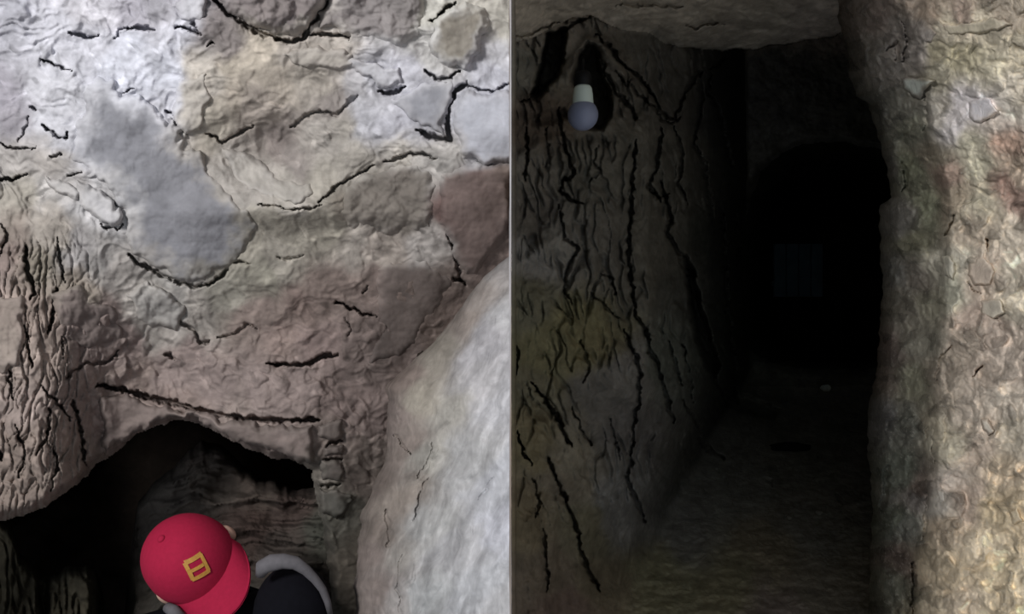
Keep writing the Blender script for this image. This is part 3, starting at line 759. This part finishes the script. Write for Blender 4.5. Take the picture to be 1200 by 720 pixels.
RW = [(1000, 20, (118, 106, 96)), (1030, 20, (122, 108, 100)), (1060, 40, (128, 120, 114)), (1010, 60, (104, 98, 90)), (1040, 70, (120, 114, 108)), (1020, 130, (92, 90, 82)), (1050, 130, (104, 102, 92)), (1070, 150, (108, 108, 92)), (1040, 200, (98, 94, 88)), (1065, 200, (104, 106, 84)), (1050, 260, (108, 104, 98)), (1085, 240, (104, 106, 84)), (1075, 280, (110, 108, 86)), (1050, 330, (112, 110, 104)), (1075, 330, (116, 108, 98)), (1060, 360, (110, 104, 92)), (1090, 350, (120, 116, 98)), (1050, 410, (108, 94, 86)), (1085, 400, (122, 118, 104)), (1040, 440, (108, 96, 86)), (1070, 450, (116, 114, 94)), (1030, 490, (96, 94, 92)), (1060, 500, (100, 100, 90)), (1050, 550, (92, 96, 84)), (1070, 580, (110, 104, 100)), (1075, 570, (104, 88, 78)), (1045, 610, (92, 96, 82)), (1060, 620, (100, 100, 92)), (1055, 660, (90, 76, 68)), (1040, 690, (96, 96, 82)), (1060, 700, (96, 90, 72)),
      (1090, 20, (132, 116, 100)), (1130, 15, (138, 120, 106)), (1180, 20, (140, 128, 112)), (1110, 30, (168, 158, 136)), (1150, 30, (170, 160, 138)), (1190, 60, (160, 150, 128)), (1100, 60, (138, 130, 104)), (1130, 70, (148, 140, 112)), (1100, 90, (132, 126, 108)), (1160, 80, (166, 158, 134)), (1075, 60, (140, 132, 126)), (1085, 45, (130, 122, 116)), (1100, 125, (140, 134, 124)),
      (1130, 120, (176, 170, 172)), (1150, 130, (184, 178, 182)), (1180, 122, (178, 170, 158)), (1195, 115, (168, 158, 140)), (1120, 145, (168, 162, 162)), (1160, 145, (172, 160, 148)), (1140, 170, (160, 154, 132)), (1150, 200, (168, 162, 138)), (1110, 200, (132, 110, 96)), (1100, 180, (136, 126, 106)), (1175, 170, (150, 122, 104)), (1175, 220, (138, 110, 96)), (1195, 200, (158, 140, 120)), (1190, 240, (134, 110, 98)), (1120, 230, (140, 126, 106)), (1150, 240, (156, 148, 126)), (1180, 270, (172, 160, 142)), (1140, 270, (156, 142, 124)), (1160, 310, (176, 160, 142)), (1150, 330, (172, 154, 136)), (1190, 310, (180, 168, 148)), (1112, 310, (176, 170, 152)), (1115, 340, (150, 148, 130)), (1140, 370, (150, 132, 118)), (1190, 360, (176, 166, 146)), (1170, 400, (156, 140, 126)), (1190, 420, (160, 146, 132)), (1130, 400, (146, 132, 116)), (1110, 440, (150, 136, 120)), (1150, 440, (142, 128, 114)), (1185, 470, (172, 160, 144)), (1140, 480, (160, 146, 130)),
      (1100, 500, (152, 142, 120)), (1110, 520, (146, 138, 118)), (1160, 500, (164, 150, 134)), (1190, 510, (156, 146, 128)), (1140, 530, (150, 134, 118)), (1180, 560, (168, 150, 124)), (1110, 570, (156, 144, 132)), (1140, 590, (152, 134, 118)), (1100, 590, (176, 168, 156)), (1170, 600, (170, 152, 118)), (1190, 600, (184, 164, 130)), (1110, 620, (160, 142, 118)), (1150, 640, (180, 164, 136)), (1090, 660, (176, 158, 128)), (1120, 670, (164, 146, 116)), (1170, 670, (184, 166, 132)), (1195, 680, (172, 158, 130)), (1130, 700, (178, 160, 134)), (1090, 710, (174, 158, 130)), (1180, 710, (182, 164, 132)), (1300, 400, (160, 145, 125)), (1300, 100, (160, 148, 128)), (1300, 650, (178, 160, 130))]
col = paint(fx, fy, RW, 9, 14, 4.5, 9) * 1.75
col *= (1 + 0.36 * (wv - .5) + 0.55 * (vv - .5) + 0.26 * fbm(wx, wy, 14, 4, 110))[..., None]
pos = P(fx, fy, D)
b1 = P(edge[:, :1] + 4, fy[:, :1], np.full_like(fy[:, :1], 3.0))
b2 = P(edge[:, :1] + 70, fy[:, :1], np.full_like(fy[:, :1], 5.4))
pos = np.concatenate([b2, b1, pos], 1)
col = np.concatenate([col[:, :1], col[:, :1], col], 1)
wall_right = grid_mesh('wall_right', pos, None, col, M_STRAW)
structure(wall_right, 'sunlit flaky sandy clay wall on the right of the dark tunnel', 'rock wall')


def right_proud(fx, fy):
    x2s = np.interp(fy, [-480, 0, 40, 100, 170, 240, 330, 420, 500, 600, 640, 720, 900], [1085, 1085, 1075, 1082, 1090, 1108, 1106, 1096, 1086, 1092, 1082, 1072, 1070])
    return right_base(fx, fy) - 0.03 * sstep(-9, 7, fx - x2s)


RIGHT_STONES = [
    ([(1058, 93), (1078, 91), (1094, 94), (1084, 104), (1078, 115), (1069, 113), (1060, 104)], .018, (196, 206, 198)),
    ([(1076, 36), (1090, 30), (1098, 40), (1092, 50), (1078, 48)], .014, (142, 134, 128)),
    ([(1135, 118), (1160, 116), (1170, 130), (1148, 142), (1136, 138)], .012, (196, 192, 198)),
    ([(1104, 304), (1112, 300), (1120, 310), (1116, 326), (1106, 322)], .014, (190, 186, 168)),
    ([(1136, 308), (1155, 302), (1166, 318), (1160, 336), (1142, 334), (1135, 322)], .016, (186, 168, 150)),
    ([(1150, 354), (1172, 352), (1178, 366), (1164, 374), (1150, 368)], .012, (186, 176, 158)),
    ([(1148, 492), (1158, 494), (1164, 506), (1156, 510), (1150, 502)], .014, (204, 196, 180)),
    ([(1084, 500), (1094, 504), (1092, 528), (1098, 542), (1088, 538), (1083, 520)], .012, (184, 176, 154)),
    ([(1098, 574), (1108, 576), (1106, 588), (1100, 586)], .014, (206, 200, 188)),
    ([(1076, 634), (1084, 632), (1084, 642), (1077, 644)], .012, (196, 180, 160)),
    ([(1184, 600), (1194, 596), (1198, 612), (1188, 616)], .012, (200, 184, 150)),
    ([(1120, 655), (1136, 668), (1150, 700), (1142, 708), (1126, 684)], .012, (196, 180, 150)),
    ([(1102, 28), (1150, 24), (1178, 22), (1184, 30), (1150, 38), (1112, 40)], .014, (186, 176, 150))]
for i, (poly, pr, c) in enumerate(RIGHT_STONES):
    stone(wall_right, poly, right_proud, pr, np.clip(np.array(c) * 1.12, 0, 235), 500 + i * 5, M_STRAW, 4.5, .003, 1.0, 'flake', 3.0, around=RW, gain=1.75, creep=6.0)

# ================================================================== hanging light bulb
def lathe(name, profile, mat, parent, seg=32, loc=(0, 0, 0)):
    vs, fs = [], []
    for r_, z_ in profile:
        for k in range(seg):
            a = 2 * math.pi * k / seg
            vs.append((r_ * math.cos(a) + loc[0], r_ * math.sin(a) + loc[1], z_ + loc[2]))
    for i in range(len(profile) - 1):
        for k in range(seg):
            fs.append((i * seg + k, i * seg + (k + 1) % seg, (i + 1) * seg + (k + 1) % seg, (i + 1) * seg + k))
    fs.append(tuple(range(seg - 1, -1, -1)))
    fs.append(tuple(range((len(profile) - 1) * seg, len(profile) * seg)))
    return mesh_object(name, vs, fs, mat, parent)


def tube(name, pts, radius, mat, parent=None, seg=10):
    pts = [Vector(p) for p in pts]
    vs, fs = [], []
    for i, p in enumerate(pts):
        t = (pts[min(i + 1, len(pts) - 1)] - pts[max(i - 1, 0)]).normalized()
        a = t.orthogonal().normalized() if i == 0 else (a - t * a.dot(t)).normalized()
        b = t.cross(a)
        r_ = radius[i] if hasattr(radius, '__len__') else radius
        for k in range(seg):
            q = 2 * math.pi * k / seg
            vs.append(p + (a * math.cos(q) + b * math.sin(q)) * r_)
    for i in range(len(pts) - 1):
        for k in range(seg):
            fs.append((i * seg + k, i * seg + (k + 1) % seg, (i + 1) * seg + (k + 1) % seg, (i + 1) * seg + k))
    fs.append(tuple(range(seg - 1, -1, -1)))
    fs.append(tuple(range((len(pts) - 1) * seg, len(pts) * seg)))
    return mesh_object(name, vs, fs, mat, parent)


M_GLOBE = plain_material('milky_blue_plastic', (142, 150, 178), .35, .04, 20, 0, .4)
M_BASE = plain_material('white_plastic', (222, 238, 232), .4, .04, 20, 0, .4)
M_BLACK = plain_material('black_rubber', (16, 17, 19), .6, .1, 40)
BD = 1.58
bulb = bpy.data.objects.new('light_bulb', None)
COL.objects.link(bulb)
bp = V(683, 153, BD)
bulb.location = bp
bulb['label'] = 'unlit milky light bulb with white collar hanging on dark cracked wall'
bulb['category'] = 'light bulb'
u_ = BD / F
prof = []
for k in range(15):
    a = -math.pi / 2 + (math.pi / 2 + 0.72) * k / 14
    prof.append((max(0.0005, 18 * math.cos(a)) * u_, (18 + 18 * math.sin(a)) * u_))
prof.append((12.4 * u_, 30.5 * u_))
lathe('globe', prof, M_GLOBE, bulb)
lathe('collar', [(12.2 * u_, 28.5 * u_), (12.6 * u_, 30 * u_), (11.6 * u_, 42 * u_), (10.6 * u_, 49 * u_), (9.0 * u_, 51.5 * u_), (6 * u_, 52 * u_)], M_BASE, bulb)
lathe('socket', [(7.5 * u_, 51 * u_), (10.2 * u_, 52 * u_), (10.2 * u_, 64 * u_), (8 * u_, 68 * u_), (3 * u_, 70 * u_)], M_BLACK, bulb)
tube('cable', [Vector((0, 0, 69 * u_)), Vector((0.002, .01, 78 * u_)), Vector((.006, .04, 90 * u_)), Vector((.012, .10, 100 * u_)), Vector((.02, .24, 108 * u_))], .0028, M_BLACK, bulb)

# ================================================================== small things on the tunnel floor and deep in the tunnel
def rock_thing(name, px_, py_, d, size, rgb, label, cat, seed, group=None):
    bm = bmesh.new()
    bmesh.ops.create_icosphere(bm, subdivisions=3, radius=1.0)
    for v_ in bm.verts:
        n_ = float(fbm(np.array([v_.co.x * 1.3 + v_.co.z * .7 + seed]), np.array([v_.co.y * 1.3 + v_.co.z * .9]), 1, 3, seed)[0])
        v_.co = v_.co * (1 + .35 * n_)
        v_.co = Vector((v_.co.x * size[0], v_.co.y * size[1], v_.co.z * size[2]))
    me = bpy.data.meshes.new(name)
    bm.to_mesh(me)
    bm.free()
    me.polygons.foreach_set('use_smooth', np.ones(len(me.polygons), bool))
    me.materials.append(plain_material(name + '_stone', rgb, .9, .2, 40, .4))
    o = bpy.data.objects.new(name, me)
    COL.objects.link(o)
    o.location = V(px_, py_, d)
    o['label'] = label
    o['category'] = cat
    if group:
        o['group'] = group
    return o


def fd(py_):
    return float(floor_d(np.array(0.), np.array(float(py_))))


rock_thing('pale_pebble', 968, 455, fd(460) - .02, (.030, .03, .022), (225, 232, 222), 'small white pebble lying before the black tunnel mouth', 'pebble', 3)
rock_thing('small_pebble', 960, 601, fd(603) - .01, (.012, .012, .009), (150, 146, 134), 'tiny grey pebble on the tunnel floor nearest the viewer', 'pebble', 5)
rock_thing('small_pebble', 925, 607, fd(609) - .01, (.009, .009, .007), (140, 136, 124), 'tiny dull pebble on the tunnel floor left of a grey one', 'pebble', 6)

rock_thing('flat_dark_lump', 926, 524, fd(524) - .03, (.105, .05, .022), (24, 23, 21), 'flat dark lump on the middle of the tunnel floor', 'stone', 11)  # dark lump put in for an unclear dark mark on the floor
M_PANEL = plain_material('blue_grey_panel', (120, 150, 165), .6, .15, 8)
pn = bpy.data.objects.new('upright_panel', None)
COL.objects.link(pn)
PD = 6.4
pn.location = V(935, 348, PD)
pn['label'] = 'faint blue grey upright panel deep inside the black tunnel'
pn['category'] = 'panel'


def box(name, lo_, hi_, mat, parent=None):
    (x0, y0, z0), (x1, y1, z1) = lo_, hi_
    vs = [(x0, y0, z0), (x1, y0, z0), (x1, y1, z0), (x0, y1, z0), (x0, y0, z1), (x1, y0, z1), (x1, y1, z1), (x0, y1, z1)]
    fs = [(0, 3, 2, 1), (4, 5, 6, 7), (0, 1, 5, 4), (1, 2, 6, 5), (2, 3, 7, 6), (3, 0, 4, 7)]
    return mesh_object(name, vs, fs, mat, parent, smooth=False)


pw, ph = 29 / F * PD, 62 / F * PD
for k in range(4):
    box('board', (-pw + k * pw / 2 + .006, -.015, 0), (-pw + (k + 1) * pw / 2 - .006, .015, ph), M_PANEL, pn)
box('crossbar', (-pw, .015, ph * .2), (pw, .04, ph * .3), M_PANEL, pn)
for sg in (-.8, .7):
    box('post', (pw * sg, .015, -.42), (pw * (sg + .1), .05, ph * .9), M_BLACK, pn)

# ================================================================== climber in the opening
M_RED = plain_material('red_cotton', (152, 27, 58), .85, .06, 120, .25, .15)
M_GOLD = plain_material('gold_thread', (176, 130, 58), .55, .15, 150, .3, .4)
M_SKIN = plain_material('skin', (196, 160, 144), .6, .05, 30)
M_NAVY = plain_material('navy_fabric', (13, 13, 19), .9, .15, 80, .3, .1)
M_GREY = plain_material('grey_fabric', (96, 94, 98), .9, .1, 90, .3, .1)
M_TROUSER = plain_material('dark_trouser_cloth', (34, 34, 40), .9, .15, 80, .3, .1)
M_SHOE = plain_material('dark_shoe_leather', (30, 26, 24), .6, .15, 60)
M_HAIR = plain_material('dark_hair', (20, 16, 15), .7, .2, 150, .4)

person = bpy.data.objects.new('person', None)
COL.objects.link(person)
person.location = (-0.62, 1.62, -0.385)
person['label'] = 'person in red cap and dark navy jacket bending down in the rock opening'
person['category'] = 'person'
ORG = Vector(person.location)


def skin(name, joints, edges, mat, parent, sub=2, root=0):
    me = bpy.data.meshes.new(name)
    me.from_pydata([tuple(Vector(j[0]) - ORG) for j in joints], edges, [])
    me.update()
    ob = bpy.data.objects.new(name, me)
    COL.objects.link(ob)
    ob.parent = parent
    m = ob.modifiers.new('skin', 'SKIN')
    m.use_smooth_shade = True
    for i, j in enumerate(joints):
        sv = me.skin_vertices[0].data[i]
        rr = j[1]
        sv.radius = (rr, rr) if not hasattr(rr, '__len__') else rr
        sv.use_root = (i == root)
    s = ob.modifiers.new('sub', 'SUBSURF')
    s.levels = s.render_levels = sub
    dg = bpy.context.evaluated_depsgraph_get()
    me2 = bpy.data.meshes.new_from_object(ob.evaluated_get(dg))
    ob.modifiers.clear()
    ob.data = me2
    me2.materials.clear()
    me2.materials.append(mat)
    me2.polygons.foreach_set('use_smooth', np.ones(len(me2.polygons), bool))
    return ob


# head frame: up = crown axis, fwd = where the face looks (down and to the right, towards the viewer)
HC = V(228, 659, 1.47)
up = Vector((-0.26, -0.70, 0.66)).normalized()
fwd = Vector((0.78, -0.39, -0.50))
fwd = (fwd - up * fwd.dot(up)).normalized()
side = fwd.cross(up).normalized()
HM = Matrix((side, fwd, up)).transposed()


def H(x, y, z):
    return HC + HM @ Vector((x, y, z))


shL = V(346, 716, 1.46)
shR = V(118, 772, 1.56)
chest = (shL + shR) / 2 + Vector((0.02, .10, -.10))
neckb = (shL + shR) / 2 + Vector((0.0, .05, .02))
pel = Vector((-.60, 1.80, .36))
kL, kR = Vector((-.48, 1.58, .03)), Vector((-.74, 1.62, .03))
fL, fR = Vector((-.48, 1.72, -.33)), Vector((-.74, 1.76, -.33))
eL, eR = Vector((-.42, 1.55, .56)), Vector((-1.0, 1.56, .50))
hL, hR = Vector((-.50, 1.36, .42)), Vector((-.92, 1.36, .38))

jn = [(pel, .11), ((pel + chest) / 2, .11), (chest, .12), (neckb, .06), (H(0, -.015, -.09), .055), (H(0, .0, -.02), .075), (H(0, .012, .045), .078),
      (shL, .055), (eL, .04), (hL, .028), (shR, .055), (eR, .04), (hR, .028),
      (pel + Vector((.09, 0, -.04)), .08), (kL, .055), (fL, .04), (pel + Vector((-.09, 0, -.04)), .08), (kR, .055), (fR, .04),
      (fL + Vector((0.02, -.15, -.02)), .03), (fR + Vector((-.02, -.15, -.02)), .03)]
ed = [(0, 1), (1, 2), (2, 3), (3, 4), (4, 5), (5, 6), (2, 7), (7, 8), (8, 9), (2, 10), (10, 11), (11, 12), (0, 13), (13, 14), (14, 15), (0, 16), (16, 17), (17, 18), (15, 19), (18, 20)]
# fingers
for hand, el, sgn in ((hL, eL, 1), (hR, eR, -1)):
    d_ = (hand - el).normalized()
    s_ = d_.cross(Vector((0, 0, 1))).normalized() * sgn
    hi = [k for k, j in enumerate(jn) if j[0] is hand][0]
    jn.append((hand + d_ * .07, (.036, .018)))
    pi_ = len(jn) - 1
    ed.append((hi, pi_))
    for q, (off, ln) in enumerate([(-.028, .058), (-.009, .07), (.010, .066), (.028, .05)]):
        b_ = hand + d_ * .085 + s_ * off
        jn += [(b_, .0095), (b_ + d_ * ln * .55 + Vector((0, 0, -.008)), .0088), (b_ + d_ * ln + Vector((0, 0, -.028)), .0078)]
        n_ = len(jn)
        ed += [(pi_, n_ - 3), (n_ - 3, n_ - 2), (n_ - 2, n_ - 1)]
    jn += [(hand + d_ * .04 - s_ * .04, .011), (hand + d_ * .075 - s_ * .058 + Vector((0, 0, -.01)), .009)]
    n_ = len(jn)
    ed += [(hi, n_ - 2), (n_ - 2, n_ - 1)]
body = skin('body', jn, ed, M_SKIN, person)


def blob(name, centre, axes, radii, mat, parent, cut=None, sub=3):
    """ellipsoid in a local frame"""
    bm = bmesh.new()
    bmesh.ops.create_icosphere(bm, subdivisions=sub, radius=1.0)
    Mx = Matrix(axes).transposed()
    for v_ in bm.verts:
        v_.co = centre - ORG + Mx @ Vector((v_.co.x * radii[0], v_.co.y * radii[1], v_.co.z * radii[2]))
    me = bpy.data.meshes.new(name)
    bm.to_mesh(me)
    bm.free()
    me.polygons.foreach_set('use_smooth', np.ones(len(me.polygons), bool))
    me.materials.append(mat)
    o = bpy.data.objects.new(name, me)
    COL.objects.link(o)
    o.parent = parent
    return o


ax = (side, fwd, up)
for sg in (-1, 1):
    blob('ear', H(sg * .084, -.002, -.012), ax, (.012, .017, .024), M_SKIN, body)
    blob('eye', H(sg * .031, .074, -.004), ax, (.012, .010, .009), M_BASE, body, sub=2)
blob('nose', H(0, .090, -.030), ax, (.015, .020, .026), M_SKIN, body)
blob('mouth', H(0, .078, -.070), ax, (.024, .010, .007), plain_material('lips', (160, 96, 92), .5, .05), body, sub=2)
blob('hair', H(0, -.022, .005), ax, (.082, .080, .060), M_HAIR, body)

# jacket: shell over trunk and sleeves
jj = [(pel + Vector((0, 0, .02)), .145), ((pel + chest) / 2, .145), (chest, .15), (neckb, .085), (shL, .085), (eL, .06), (hL + (eL - hL) * .12, .045), (shR, .085), (eR, .06), (hR + (eR - hR) * .12, .045)]
jacket = skin('jacket', jj, [(0, 1), (1, 2), (2, 3), (2, 4), (4, 5), (5, 6), (2, 7), (7, 8), (8, 9)], M_NAVY, person)
skin('trousers', [(pel, .14), (pel + Vector((.10, 0, -.06)), .10), (kL, .072), (fL + Vector((0, 0, .06)), .055), (pel + Vector((-.10, 0, -.06)), .10), (kR, .072), (fR + Vector((0, 0, .06)), .055)],
     [(0, 1), (1, 2), (2, 3), (0, 4), (4, 5), (5, 6)], M_TROUSER, person)
for f_ in (fL, fR):
    skin('shoe', [(f_ + Vector((0, .04, -.012)), (.045, .04)), (f_ + Vector((0, -.06, -.018)), (.045, .036)), (f_ + Vector((0, -.17, -.025)), (.04, .028))], [(0, 1), (1, 2)], M_SHOE, person)

# grey yoke band over the raised shoulder, and the end of the band on the other side of the neck
arc = [(305, 674, 1.375), (308, 665, 1.37), (318, 660, 1.37), (332, 658, 1.375), (346, 660, 1.38), (358, 668, 1.39), (369, 679, 1.40), (378, 691, 1.41), (384, 706, 1.42), (387, 722, 1.43)]
tube('shoulder_band', [V(*a) - ORG for a in arc], [.010, .016, .017, .015, .013, .0105, .009, .008, .007, .006], M_GREY, jacket, 12)
blob('shoulder_pad', V(343, 716, 1.44), ((1, 0, 0), (0, 1, 0), (0, 0, 1)), (.080, .075, .098), M_NAVY, jacket)
tube('collar_band', [V(196, 712, 1.40) - ORG, V(203, 716, 1.39) - ORG, V(212, 724, 1.39) - ORG], [.010, .012, .010], M_GREY, jacket, 10)

# cap: crown, brim, gold emblem, button
cap = bpy.data.objects.new('cap', None)
COL.objects.link(cap)
cap.parent = person
cap['label'] = 'red baseball cap with gold square emblem'
CR, CF, CH = .089, .101, .106
vs, fs = [], []
nu, nv = 48, 20
for i in range(nv + 1):
    t = i / nv * math.pi / 2
    for k in range(nu):
        a = 2 * math.pi * k / nu
        rr = math.cos(t) ** 0.82 if i < nv else 0.004
        hgt = math.sin(t) * CH * (1 + .06 * math.sin(a) * math.cos(t))
        seam = 1 - .006 * abs(math.cos(3 * a)) ** 24
        q = H(CR * rr * math.cos(a) * seam, CF * rr * math.sin(a) * seam - .004, hgt + .006)
        vs.append(q - ORG)
for i in range(nv):
    for k in range(nu):
        fs.append((i * nu + k, i * nu + (k + 1) % nu, (i + 1) * nu + (k + 1) % nu, (i + 1) * nu + k))
fs.append(tuple(range(nv * nu, nv * nu + nu)))
mesh_object('crown', vs, fs, M_RED, cap)
vs, fs = [], []
na, nr = 28, 10
for lay in (0, 1):
    for j in range(nr + 1):
        r_ = j / nr
        for k in range(na + 1):
            a = math.radians(22) + math.radians(136) * k / na
            sx_ = math.cos(a)
            bx_, by_ = CR * 1.0 * sx_, CF * math.sin(a) - .004
            ext = .072 * r_ * (math.sin((a - math.radians(22)) / math.radians(136) * math.pi) ** .55)
            x = bx_ * (1 + .03 * r_)
            y = by_ + ext
            z = .008 - .020 * r_ - 2.2 * (x * x) * r_ * .9 - (.004 if lay else 0)
            vs.append(H(x, y - .003, z) - ORG)
off = (nr + 1) * (na + 1)
for lay in (0, 1):
    for j in range(nr):
        for k in range(na):
            a0 = lay * off + j * (na + 1) + k
            f4 = (a0, a0 + 1, a0 + na + 2, a0 + na + 1)
            fs.append(f4 if lay else f4[::-1])
for k in range(na):
    a0 = nr * (na + 1) + k
    fs.append((a0, a0 + 1, a0 + 1 + off, a0 + off))
mesh_object('brim', vs, fs, M_RED, cap)
blob('button', H(0, -.004, CH + .007), ax, (.008, .008, .005), M_RED, cap, sub=2)


def crown_pt(x, z, lift):
    """point on the front of the crown at sideways x and height z"""
    t = math.asin(min(1, z / CH))
    rr = math.cos(t) ** .82
    y = CF * math.sqrt(max(0, rr * rr - (x / CR) ** 2)) - .004
    n_ = Vector((x / CR ** 2, y / CF ** 2, z / CH ** 2)).normalized()
    q = Vector((x, y, z + .006)) + n_ * lift
    return H(*q) - ORG


EM_ROT, EM_Z = math.radians(22), .060


def emblem_bar(x0, z0, x1, z1, wdt):
    n_ = 8
    vs, fs = [], []
    ca, sa = math.cos(EM_ROT), math.sin(EM_ROT)
    (x0, z0), (x1, z1) = [(x * .85 * ca - (z - .049) * .85 * sa - .009, x * .85 * sa + (z - .049) * .85 * ca + EM_Z) for x, z in ((x0, z0), (x1, z1))]
    dx, dz = x1 - x0, z1 - z0
    ln = math.hypot(dx, dz)
    ox, oz = -dz / ln * wdt / 2, dx / ln * wdt / 2
    for i in range(n_ + 1):
        x, z = x0 + dx * i / n_, z0 + dz * i / n_
        for (sx_, lf) in ((1, .0), (1, .0035), (-1, .0035), (-1, .0)):
            vs.append(crown_pt(x + ox * sx_, z + oz * sx_, lf))
    for i in range(n_):
        for k in range(4):
            fs.append((i * 4 + k, i * 4 + (k + 1) % 4, i * 4 + 4 + (k + 1) % 4, i * 4 + 4 + k))
    fs += [(3, 2, 1, 0), (n_ * 4, n_ * 4 + 1, n_ * 4 + 2, n_ * 4 + 3)]
    return vs, fs


vs, fs = [], []
for b_ in [(-.020, .030, .020, .030, .007), (-.020, .068, .018, .068, .007), (-.014, .049, .016, .049, .006), (.018, .030, .018, .068, .007), (-.018, .030, -.018, .068, .006)]:
    v_, f_ = emblem_bar(*b_)
    o_ = len(vs)
    vs += v_
    fs += [tuple(k + o_ for k in f) for f in f_]
em = mesh_object('emblem', vs, fs, M_GOLD, cap, smooth=False)
em['label'] = 'gold embroidered square letter emblem'
